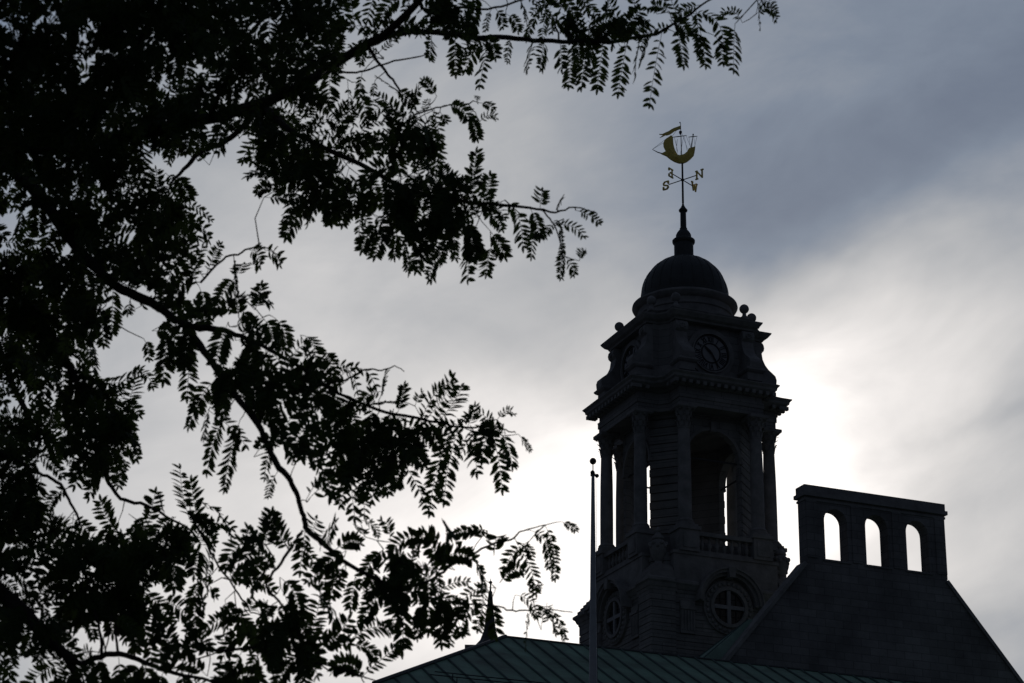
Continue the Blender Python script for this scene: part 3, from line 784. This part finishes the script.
# boughs: (x, y, distance in metres, thickness in px)
BOUGHS = [
 ('b', [(-330,330,8.6,44),(-200,230,8.4,36),(-60,150,7.2,27),(60,146,6.9,24),(150,130,6.9,20),(210,118,6.9,18),(262,103,7.0,17),(310,80,7.0,16),(345,57,7.1,14),(378,38,7.0,12),(400,20,6.9,11),(432,-14,6.8,9),(470,-60,6.7,6)]),
 ('b', [(352,54,7.1,9),(378,41,7.1,8),(400,33,7.2,7),(440,32,7.3,6.5),(480,38,7.4,6.5),(500,37,7.5,6),(535,40,7.6,5.5),(570,42,7.6,5),(610,41,7.6,4.5),(650,36,7.5,4),(672,25,7.4,3),(690,14,7.4,2.6),(712,-2,7.4,2)]),
 ('b', [(-330,330,8.6,40),(-200,190,8.0,34),(-60,120,7.6,28),(0,158,7.4,24),(30,185,7.3,20),(52,212,7.2,18),(75,245,7.1,17),(100,272,7.0,15),(122,290,6.9,14),(150,302,6.8,14),(168,314,6.8,12),(188,326,6.7,10),(212,329,6.7,8),(235,334,6.6,6),(262,346,6.6,5),(300,367,6.6,4.5),(340,394,6.7,4),(380,410,6.7,4),(430,421,6.8,3.5),(470,428,6.9,2.6),(488,425,6.9,2.2),(505,430,6.9,1.8),(516,433,6.9,1.4)]),
 ('b', [(180,320,6.8,9),(200,345,6.7,8.5),(216,368,6.6,8),(236,396,6.5,7.5),(258,425,6.4,7.5),(268,446,6.4,7.5),(276,463,6.4,8),(290,480,6.4,7),(298,497,6.4,6.5),(303,517,6.4,6.5),(308,530,6.4,7),(325,545,6.4,6.5),(345,563,6.4,5),(375,578,6.5,4.5),(402,588,6.6,4),(430,580,6.6,3.5),(448,568,6.7,3),(470,556,6.7,2.8),(494,543,6.8,2.6),(510,540,6.8,2.4),(524,530,6.8,2),(545,525,6.9,1.4)]),
 ('b', [(-330,330,8.6,40),(-180,470,7.4,34),(-40,560,6.8,28),(0,592,6.7,24),(22,611,6.6,22),(45,635,6.6,18),(65,655,6.5,14),(82,664,6.5,8),(100,656,6.5,7),(120,654,6.5,6.5),(145,662,6.5,5.5),(165,671,6.5,5),(205,680,6.5,3.5),(250,692,6.5,2.5)]),
 ('b', [(262,103,7.4,9),(290,130,7.2,7),(330,150,7.1,6.5),(370,170,7.0,6),(410,190,7.0,5.5),(450,200,6.9,5),(500,205,6.9,4),(530,208,6.9,3),(555,212,6.9,2.4),(575,207,6.9,1.7),(597,214,6.9,1.3)]),
 ('b', [(-200,190,8.0,18),(-60,240,7.8,15),(30,305,7.7,11),(60,350,7.6,9),(85,400,7.5,7),(100,440,7.5,5.5),(106,470,7.5,5),(111,487,7.4,4.6),(125,500,7.4,4.2),(146,505,7.3,3.8),(166,516,7.3,3),(190,530,7.2,2.4)]),
 ('b', [(-180,470,7.4,16),(-60,440,7.2,12),(0,452,7.1,8),(35,471,7.0,4),(50,478,7.0,4),(62,487,7.0,4),(71,503,7.0,3.4),(78,518,7.0,3),(81,527,7.0,2.2)]),
 ('b', [(65,655,6.5,12),(74,672,6.5,12),(84,700,6.5,10),(100,760,6.5,7)]),
 ('t', [(303,530,6.4,4.5),(292,546,6.4,4),(277,568,6.4,3.6),(266,584,6.4,3.4),(278,600,6.4,3),(292,622,6.4,2.6),(305,650,6.4,2.2),(330,672,6.4,1.8)]),
 ('t', [(402,590,6.6,2.4),(440,600,6.7,2.2),(478,605,6.8,2),(496,606,6.8,2),(512,611,6.8,2.2),(530,610,6.8,1.8),(552,610,6.8,1.5),(572,612,6.8,1.2)]),
 ('t', [(530,207,6.9,2),(545,213,6.9,2),(554,225,6.9,1.8),(561,245,6.9,1.5),(564,268,6.9,1.2)]),
 ('t', [(262,103,7.4,8),(240,130,7.3,7),(222,143,7.3,6.5),(203,151,7.2,6),(188,165,7.2,5),(172,182,7.2,3)]),
 ('t', [(200,283,7.0,3),(222,259,7.0,2.6),(238,254,7.0,2.4),(252,247,7.0,2),(268,248,7.0,1.6),(280,257,7.0,1.3)]),
 ('t', [(320,385,6.7,2.6),(346,380,6.7,2.4),(360,372,6.7,2.2),(372,369,6.7,2),(384,370,6.7,1.8),(395,366,6.7,1.4),(404,371,6.7,1)]),
 ('t', [(190,515,7.0,3),(205,540,7.0,2.8),(215,560,7.0,2.6),(232,585,7.0,2.4),(245,602,7.0,2.2),(251,612,7.0,1.8),(263,615,7.0,1.3)]),
 ('t', [(325,66,7.2,2.6),(346,72,7.2,2.6),(360,72,7.2,2.4),(378,66,7.2,2.2),(400,60,7.2,2),(428,54,7.2,1.4)]),
 ('t', [(368,46,7.1,4),(378,62,7.1,3.6),(388,74,7.1,3),(397,86,7.1,2.6),(403,103,7.1,2.2),(402,125,7.1,2.2),(395,150,7.1,2)]),
 ('t', [(402,125,7.1,2.2),(412,117,7.1,2),(428,110,7.1,2),(445,106,7.1,1.6),(462,103,7.1,1.4),(472,108,7.1,1.2),(477,117,7.1,1)]),
 ('t', [(432,-14,6.8,4),(420,5,6.9,3.5),(440,12,7.0,3),(462,8,7.0,2.8),(488,9,7.0,2.6),(515,2,7.0,2.4),(545,-10,7.0,2)]),
 ('t', [(712,-40,7.4,3),(740,-22,7.4,2.4),(758,-6,7.4,2),(764,6,7.4,1.5),(775,8,7.4,1)]),
 ('t', [(198,650,6.5,4),(225,650,6.5,3.6),(260,648,6.5,3.4),(290,655,6.5,3),(330,666,6.5,2.4),(376,681,6.5,1.6)]),
 ('t', [(45,635,6.6,6),(110,610,6.8,5),(150,580,6.9,4.5),(165,545,6.9,4),(172,520,6.9,2.5)]),
 ('t', [(102,655,6.5,4),(100,630,6.6,3.5),(92,600,6.7,3)]),
 ('t', [(118,654,6.5,3.5),(116,632,6.5,3),(118,618,6.5,2.6)]),
 ('t', [(188,683,6.5,2),(190,665,6.5,2),(193,650,6.5,1.6)]),
 ('t', [(560,42,7.6,2.6),(556,20,7.6,2.2),(565,0,7.6,2),(575,-20,7.6,1.5)]),
 ('t', [(-330,330,8.6,20),(-150,300,8.8,14),(-20,330,8.8,10),(20,400,8.7,7),(40,440,8.6,4)]),
 ('t', [(60,146,6.9,9),(100,90,6.2,7),(140,40,5.9,5),(160,-30,5.8,4)]),
 ('t', [(210,118,6.9,7),(230,70,6.6,5),(260,20,6.5,4),(300,-30,6.5,3)]),
 ('t', [(-60,150,7.2,10),(0,80,6.2,8),(30,20,5.7,5),(50,-40,5.6,4)]),
]
def smooth(ps, n=4):
    ps = [np.array(p, float) for p in ps]; out = []
    for i in range(len(ps) - 1):
        p0 = ps[max(i - 1, 0)]; p1 = ps[i]; p2 = ps[i + 1]; p3 = ps[min(i + 2, len(ps) - 1)]
        for k in range(n):
            t = k / n
            out.append(.5 * ((2 * p1) + (p2 - p0) * t + (2 * p0 - 5 * p1 + 4 * p2 - p3) * t * t + (3 * p1 - p0 - 3 * p2 + p3) * t ** 3))
    out.append(ps[-1]); return out
NODE_P, NODE_PX, NODE_D, NODE_B = [], [], [], []
bough_geo = []
for bi, (kind, ps) in enumerate(BOUGHS):
    sm = smooth(ps, 4); P3, RR = [], []
    for q in sm:
        jx = rng.gauss(0, .5); p = pt(q[0] + jx, q[1] + rng.gauss(0, .5), q[2]); P3.append(p)
        RR.append(max(.5, q[3] * (.68 if q[3] > 9 else .85)) / 2 / FPX * np.linalg.norm(p - CP))
        NODE_P.append(p); NODE_PX.append((q[0], q[1])); NODE_D.append(q[2]); NODE_B.append(bi)
    bough_geo.append((P3, RR))
NODE_P = np.array(NODE_P); NODE_PX = np.array(NODE_PX); NODE_D = np.array(NODE_D); NODE_B = np.array(NODE_B)

GRAV = np.array([0, 0, -1.0])
def unit(v): return v / (np.linalg.norm(v) + 1e-9)
def make_leaf(base, d0, length, sag, npair, lw, ll, rg):
    """pinnate leaf: rachis points and leaflets (base, direction, normal, length, width)"""
    n = npair + 2; pts = [base]; d = unit(d0); seg = length / n
    for i in range(n):
        d = unit(d + GRAV * sag * (i + 1) / n); pts.append(pts[-1] + d * seg)
    pts = np.array(pts); nrm = np.array([rg.gauss(0, .42), -.95 + rg.gauss(0, .42), -.38 + rg.gauss(0, .42)]); nrm = unit(nrm - d0 * (nrm @ d0))
    lf = []
    for i in range(2, n + 1):
        t = unit(pts[i] - pts[i - 1]); nn = unit(nrm - t * (nrm @ t)); sd_ = np.cross(t, nn)
        k = (i - 1) / n; s = ll * (.72 + .5 * math.sin(math.pi * min(1, k * .95 + .05))) * rg.uniform(.85, 1.1)
        for sg in (-1, 1):
            if rg.random() < .04: continue
            fw = rg.uniform(.45, .8)
            dd = unit(sd_ * sg + t * fw + nn * rg.gauss(0, .15) + GRAV * .15)
            up = unit(nn - dd * (nn @ dd) + np.array([rg.gauss(0, .25) for _ in range(3)]))
            lf.append((pts[i] + t * seg * rg.uniform(-.3, .3), dd, up, s, lw * rg.uniform(.85, 1.15)))
    lf.append((pts[-1], unit(pts[-1] - pts[-2]), nrm, ll * .8, lw * .8))
    return pts, lf
# coverage bookkeeping at 2 px
X0, Y0, X1, Y1 = -PADL * 20, -PADT * 20, 800, 683 + PADB * 20
CW, CH = (X1 - X0) // 2, (Y1 - Y0) // 2 + 1
cov = np.zeros((CH, CW), bool); cell = np.zeros((CH // 5 + 2, CW // 5 + 2))
def footprint(lf):
    b = np.array([l[0] for l in lf]); d = np.array([l[1] for l in lf]); u = np.array([l[2] for l in lf])
    L_ = np.array([l[3] for l in lf])[:, None]; w = np.array([l[4] for l in lf])[:, None]
    s = np.cross(d, u); P = []
    for t in (.1, .25, .4, .55, .7, .85, .97):
        hw = w * .5 * math.sin(math.pi * (t * .9 + .05)) * .8
        for q in (-1, 0, 1): P.append(b + d * L_ * t + s * hw * q)
    P = np.concatenate(P); v = P - CP; zc = v @ F
    return 512 + FPX * (v @ CR) / zc, 341.5 - FPX * (v @ CU) / zc
LEAVES = []
def commit(px, py, item):
    ix = ((px - X0) / 2).astype(int); iy = ((py - Y0) / 2).astype(int)
    ok = (ix >= 0) & (ix < CW) & (iy >= 0) & (iy < CH); ix, iy = ix[ok], iy[ok]
    key = np.unique(iy * CW + ix); iy, ix = key // CW, key % CW
    cov[iy, ix] = True
    np.add.at(cell, (iy // 5, ix // 5), 1 / 25.0); LEAVES.append(item)
# wood counts as cover too
for (P3, RR) in bough_geo:
    for i in range(len(P3) - 1):
        for t in np.linspace(0, 1, 8):
            p = P3[i] * (1 - t) + P3[i + 1] * t; x, y = pj(p); r = RR[i] * FPX / np.linalg.norm(p - CP)
            for q in np.arange(-r, r + .1, 1.5):
                ix, iy = int((x - X0) / 2), int((y + q - Y0) / 2)
                if 0 <= ix < CW and 0 <= iy < CH and not cov[iy, ix]:
                    cov[iy, ix] = True; cell[iy // 5, ix // 5] += 1.6 / 25.0
def near(px, py):
    d2 = (NODE_PX[:, 0] - px) ** 2 + (NODE_PX[:, 1] - py) ** 2
    k = int(np.argmin(d2)); return k, math.sqrt(d2[k])
# leaves that stand clear against the sky: base, tip, droop, leaflet pairs
EXPL = [(662,32,649,98,.1,8),(628,38,618,90,.1,8),(604,38,597,86,.1,8),(650,35,640,58,.1,5),(640,40,634,70,.3,6),(676,25,684,62,.2,8),(690,14,742,30,1.0,9),(700,30,706,62,.3,7),(716,36,724,60,.4,6),(735,24,733,62,.3,7),
 (575,42,568,82,.2,8),(535,40,527,60,.3,6),(545,40,540,64,.2,7),(560,42,562,66,.2,6),(590,40,580,84,.3,8),(455,35,456,70,.2,7),(490,40,480,78,.2,6),(432,32,430,54,.1,5),(764,0,778,14,.6,5),(757,0,760,20,.5,5),
 (470,190,477,155,-.2,8),(484,205,490,178,-.2,7),(440,185,425,168,-.2,6),(455,188,443,170,-.1,6),(505,200,530,240,.8,8),(530,208,541,235,.6,6),(492,245,486,266,.3,7),(435,240,412,262,.4,8),(450,245,425,270,.3,9),(470,240,468,268,.3,8),(556,210,562,198,.1,4),(560,225,563,250,.2,9),(563,245,560,275,.1,9),
 (380,225,358,246,.4,8),(395,225,372,250,.3,8),(300,185,285,230,.2,7),(310,205,282,230,.3,9),(275,190,258,186,.5,7),(330,190,305,214,.3,8),(350,195,342,222,.2,7),
 (113,280,112,330,.2,9),(100,310,104,340,.2,7),(92,340,96,365,.2,8),(168,330,163,378,.3,9),(190,335,188,392,.3,9),(205,395,188,420,.3,8),(240,420,222,482,.3,10),(225,415,205,462,.4,9),(255,310,262,288,-.3,6),(245,300,268,294,.4,6),(275,318,290,345,.9,7),(300,335,325,362,.9,8),(325,350,335,378,.6,8),
 (430,415,452,388,-.1,8),(440,420,462,392,-.1,8),(468,426,474,410,-.2,5),(460,425,440,490,.3,12),(455,420,423,505,.3,12),(470,425,478,465,.3,7),(490,425,505,485,.3,9),(500,430,514,462,.5,6),(398,412,405,388,-.2,8),
 (108,440,68,478,.4,9),(112,460,85,488,.4,8),(125,460,118,482,.2,6),(95,380,137,385,-.3,7),(125,410,135,385,-.4,6),(120,400,140,412,.2,6),
 (190,520,178,478,-.2,8),(200,530,190,485,-.2,8),(148,525,155,495,-.1,6),(165,515,160,500,-.1,5),(120,535,98,505,-.3,7),(265,545,272,515,-.1,8),(290,550,270,520,-.1,8),(275,570,245,535,-.2,8),(320,545,335,530,-.1,8),(335,550,358,535,.3,8),(310,535,316,523,-.1,5),
 (345,565,330,588,.3,7),(440,545,385,526,.5,10),(440,545,410,523,.6,9),(455,570,430,548,-.1,6),(430,560,470,548,.2,10),(470,556,488,582,.8,8),(485,580,482,610,.1,6),(490,600,497,632,.3,7),
 (545,525,560,575,.8,10),(530,530,560,560,1.0,9),(552,610,568,635,.5,8),(530,612,525,636,.4,7),(545,612,560,628,.6,8),(515,595,542,608,.6,6),
 (250,615,205,618,.2,9),(262,640,222,630,.5,9),(280,625,275,645,.1,6),(225,600,228,620,.2,5),(310,640,322,595,-.2,9),(320,650,350,625,-.2,8),(350,640,385,618,.2,9),(340,620,320,600,-.1,6),(205,585,212,548,-.2,8),(200,590,205,605,.2,6),
 (40,560,5,556,.2,8),(45,545,20,542,.3,7),(60,665,25,680,.3,8),(90,668,55,680,.3,8),(275,560,250,590,.3,6),(300,655,275,678,.3,8),(330,590,334,575,.1,4),(395,585,360,610,.3,8),(410,590,390,620,.3,8),
 (75,262,92,285,.4,8),(85,275,75,295,.2,7),(130,300,128,312,.2,3),(20,395,22,405,.1,6),(236,276,243,262,.1,5),(250,250,262,256,.5,5),(265,250,282,258,.4,5),(235,262,236,282,.1,6),(575,210,598,218,.2,6),(540,208,542,192,0,4),(408,108,418,92,0,4),(470,112,478,136,.2,7),(440,112,446,120,.2,3),(445,105,472,112,.6,6),(385,372,384,385,.1,4)]
erg = random.Random(5)
for (bx, by, tx, ty, sag, npair) in EXPL:
    k, dd = near(bx, by); D = NODE_D[k] + erg.gauss(0, .05)
    bend = .5 * sag
    b = pt(bx, by, D); e = pt(tx, ty, D + erg.gauss(0, .10)); v = e - b; ln = np.linalg.norm(v)
    d0 = unit(unit(v) - GRAV * bend * .9); sc = min(1, ln / .13) * (.35 if (bx > 500 and by > 500) or bx > 553 and 190 < by < 300 or bx > 750 else 1)
    pts, lf = make_leaf(b, d0, ln * 1.04, sag * .55, int(round(npair * 1.35)), .0140 * (.5 + .5 * sc), .038 * (.45 + .55 * sc), erg)
    px, py = footprint(lf); commit(px, py, (b, pts, lf, k))
# fill the crown
LFR = random.Random(23)
wts = None; NCAND = 15000; sect = []
gy, gx = np.mgrid[0:cell.shape[0], 0:cell.shape[1]]
cx_px = X0 + gx * 10 + 5; cy_px = Y0 + gy * 10 + 5
def tau(t):
    t = np.where(t < .9, t ** 1.22 * 1.01, t)
    return np.where(t > 1.0, 4.2 + (t - 1.0) * 6, -np.log(1 - np.clip(t, 0, .968))) * (1.0 + .28 * np.clip((t - .6) / .3, 0, 1))
TG0 = dens(cx_px.astype(float), cy_px.astype(float)); TG = tau(TG0)
_nz = np.random.RandomState(8).rand(TG.shape[0] // 2 + 3, TG.shape[1] // 2 + 3)
_a = np.kron(_nz, np.ones((2, 2)))[:TG.shape[0] + 1, :TG.shape[1] + 1]; _a = (_a[:-1, :-1] + _a[1:, :-1] + _a[:-1, 1:] + _a[1:, 1:]) / 4
_m = np.random.RandomState(21).rand(TG.shape[0] // 6 + 3, TG.shape[1] // 6 + 3)
_m = np.kron(_m, np.ones((6, 6)))[:TG.shape[0] + 4, :TG.shape[1] + 4]; _m = sum(_m[i:i + TG.shape[0], j:j + TG.shape[1]] for i in range(0, 5, 2) for j in range(0, 5, 2)) / 9
CLUMP = (.5 + 1.0 * _a) * (.75 + .5 * _m) * np.where((cx_px < 230) & (cy_px < 230), 1.25, 1.0) * np.where((cx_px < 150) & (cy_px > 250), 1.35, 1.0) * np.where(cx_px > 180, .84, 1.0); TG = TG * CLUMP
npr = np.random.RandomState(3)
GPX = np.zeros((30000, 2)); GK = np.zeros(30000, int); GD = np.zeros(30000); gn = len(NODE_PX)
GPX[:gn] = NODE_PX; GK[:gn] = np.arange(gn); GD[:gn] = NODE_D
for it in LEAVES:
    GPX[gn] = pj(it[0]); GK[gn] = it[3]; GD[gn] = NODE_D[it[3]]; gn += 1
for rnd in range(90):
    need = np.clip(TG - cell, 0, 3); tot = need.sum()
    if tot < 25: break
    idx = npr.choice(need.size, 400, p=(need / tot).ravel())
    acc = 0
    for kx in idx:
        j, i = divmod(int(kx), need.shape[1]); x = cx_px[j, i] + LFR.uniform(-5, 5); y = cy_px[j, i] + LFR.uniform(-5, 5)
        d2 = (GPX[:gn, 0] - x) ** 2 + (GPX[:gn, 1] - y) ** 2; q = int(np.argmin(d2)); dd = math.sqrt(d2[q]); low = TG0[j, i] < .42
        if dd > 34: continue
        k = int(GK[q]); D = float(GD[q]) + LFR.gauss(0, .06 + dd * .003)
        D = min(max(5.0, D), NODE_D[k] + .9)
        ln = LFR.uniform(.09, .20) * (.6 if low else 1)
        s = LFR.uniform(.62, 1.12) * (.62 if low else 1)
        o = np.array([x - GPX[q, 0], y - GPX[q, 1]]) / (dd + 1e-6)
        # outward also means away from the bough itself
        w_ = np.array([x - NODE_PX[k, 0], y - NODE_PX[k, 1]]); w_ = w_ / (np.linalg.norm(w_) + 1e-6)
        o = o * .6 + w_ * .6; a = LFR.gauss(0, .42) + .8 * math.sin(x * .041 + 2.2 * math.sin(y * .033 + 1)); o = np.array([o[0] * math.cos(a) - o[1] * math.sin(a), o[0] * math.sin(a) + o[1] * math.cos(a)]); o /= (np.linalg.norm(o) + 1e-6)
        d0 = unit(CR * o[0] - CU * o[1] + GRAV * LFR.uniform(-.1, .4) + F * LFR.gauss(0, .38))
        c = pt(x, y, D); b = c - d0 * ln * .5
        qx, qy = pj(b)
        if math.hypot(qx - GPX[q, 0], qy - GPX[q, 1]) > 24: continue
        pts, lf = make_leaf(b, d0, ln, LFR.uniform(.02, .5), LFR.choice([7, 8, 9, 10, 10, 11]) if not low else 7, .0140 * s, .038 * s, LFR)
        px, py = footprint(lf)
        inside = (px > X0) & (px < X1 - 1) & (py > Y0) & (py < Y1 - 1)
        if inside.mean() < .9: continue
        t = dens(px, py); ci = np.clip(((px - X0) / 10).astype(int), 0, cell.shape[1] - 1); cj = np.clip(((py - Y0) / 10).astype(int), 0, cell.shape[0] - 1)
        if (t < .24).mean() > .035: continue
        tt = tau(t) * CLUMP[cj, ci]; cc = cell[cj, ci]
        if (tt - cc).mean() < (.12 if not low else .03): continue
        if ((cc > tt + .35).mean()) > .3: continue
        commit(px, py, (b, pts, lf, k)); acc += 1
        bx, by = pj(b); GPX[gn] = (bx, by); GK[gn] = k; GD[gn] = D; gn += 1
    if acc < 3 and rnd > 20: break
print('leaves', len(LEAVES), 'short', float(np.clip(TG - cell, 0, 1).mean()))

tree = empty('honey_locust_tree', (-5.4, 8.2, 0)); tag(tree, 'large dark tree with feathery leaves, its boughs reaching in from the left', 'tree')
TO = np.array([-5.4, 8.2, 0])
def inv(p): return tuple((np.array(p) - TO).tolist())
root3 = pt(-330, 330, 8.6)
m = MB(); trunk = [(-5.4, 8.2, -.1, .34), (-5.42, 8.2, .3, .27), (-5.35, 8.15, 1.4, .23), (-5.1, 8.1, 2.6, .2), (root3[0] - .3, root3[1] + .05, root3[2] - .5, .17), (root3[0], root3[1], root3[2], .13), (root3[0] + .05, root3[1] + .3, root3[2] + .8, .10), (root3[0] - .3, root3[1] + .7, root3[2] + 2.0, .07), (root3[0] - .4, root3[1] + .9, root3[2] + 3.2, .03)]
sm = smooth(trunk, 4); m.tube([inv(p[:3]) for p in sm], [p[3] for p in sm], 12); m.build('trunk', BARK, tree, True)
def leaf_mesh(items, tw):
    v, f, mi = [], [], []
    def addtube(a, b, ra, rb):
        t = unit(b - a); u = unit(np.cross(t, [0.3, .2, 1])); w = np.cross(t, u); s0 = len(v)
        for c, r in ((a, ra), (b, rb)):
            for q in range(3):
                an = q * 2.094; v.append(inv(c + (u * math.cos(an) + w * math.sin(an)) * r))
        for q in range(3): f.append((s0 + q, s0 + (q + 1) % 3, s0 + 3 + (q + 1) % 3, s0 + 3 + q))
    for (b, pts, lf, k) in items:
        for i in range(len(pts) - 1): addtube(pts[i], pts[i + 1], .0013, .0011)
        for (c, d, u, L_, w) in lf:
            s = np.cross(d, u); s0 = len(v); fold = .22 * w
            prof = [(0.0, 0.0), (.12, .6), (.38, 1.0), (.68, .86), (.9, .42), (1.0, 0.0)]
            for t, q in prof: v.append(inv(c + d * L_ * t - u * (.08 * L_ * t * t)))
            for sg in (-1, 1):
                for t, q in prof[1:5]: v.append(inv(c + d * L_ * t + s * sg * w * .5 * q + u * fold * q - u * (.08 * L_ * t * t)))
            for sg, o in ((0, 6), (1, 10)):
                fs = [(0, 1, o), (1, 2, o + 1, o), (2, 3, o + 2, o + 1), (3, 4, o + 3, o + 2), (4, 5, o + 3)]
                for q in fs: f.append(tuple(s0 + z for z in (q if sg == 0 else q[::-1])))
    nl = len(f)
    for a, mid, b, dd in tw:
        r = .0024 if dd > .12 else .0018
        addtube(a, mid, r * 1.2, r); addtube(mid, b, r, r * .7)
    return v, f, nl
# twigs tie every leaf base back to the wood
nodes = [NODE_P[i] for i in range(len(NODE_P))]; NP_ = np.zeros((len(nodes) + len(LEAVES) * 3, 3)); NP_[:len(nodes)] = NODE_P; cnt = len(nodes)
order = sorted(range(len(LEAVES)), key=lambda i: np.linalg.norm(LEAVES[i][0] - NODE_P[LEAVES[i][3]]))
TW = {}
for i in order:
    b = LEAVES[i][0]; dist = np.linalg.norm(NP_[:cnt] - b, axis=1); k = int(np.argmin(dist)); a = NP_[k].copy(); bi = int(NODE_B[LEAVES[i][3]])
    if dist[k] > .006:
        mid = (a + b) / 2 + np.array([rng.gauss(0, .05), rng.gauss(0, .05), rng.gauss(.0, .05)]) * dist[k]
        TW.setdefault(bi, []).append((a, mid, b, dist[k])); NP_[cnt] = mid; cnt += 1
    NP_[cnt] = b; cnt += 1
byb = {}
for it in LEAVES: byb.setdefault(int(NODE_B[it[3]]), []).append(it)
for bi, (P3, RR) in enumerate(bough_geo):
    m = MB(); m.tube([inv(p) for p in P3], [float(r) for r in RR], 8 if RR[0] > .02 else 6)
    # knobs and broken stubs along the wood
    br = m.build('branch', BARK, tree, True)
    if bi in byb:
        v, f, nl = leaf_mesh(byb[bi], TW.get(bi, [])); me = bpy.data.meshes.new('foliage'); me.from_pydata(v, [], f); me.materials.append(LEAF); me.materials.append(BARK)
        me.polygons.foreach_set('material_index', [0] * nl + [1] * (len(f) - nl))
        lo = bpy.data.objects.new('foliage', me); COL.objects.link(lo); lo.parent = br
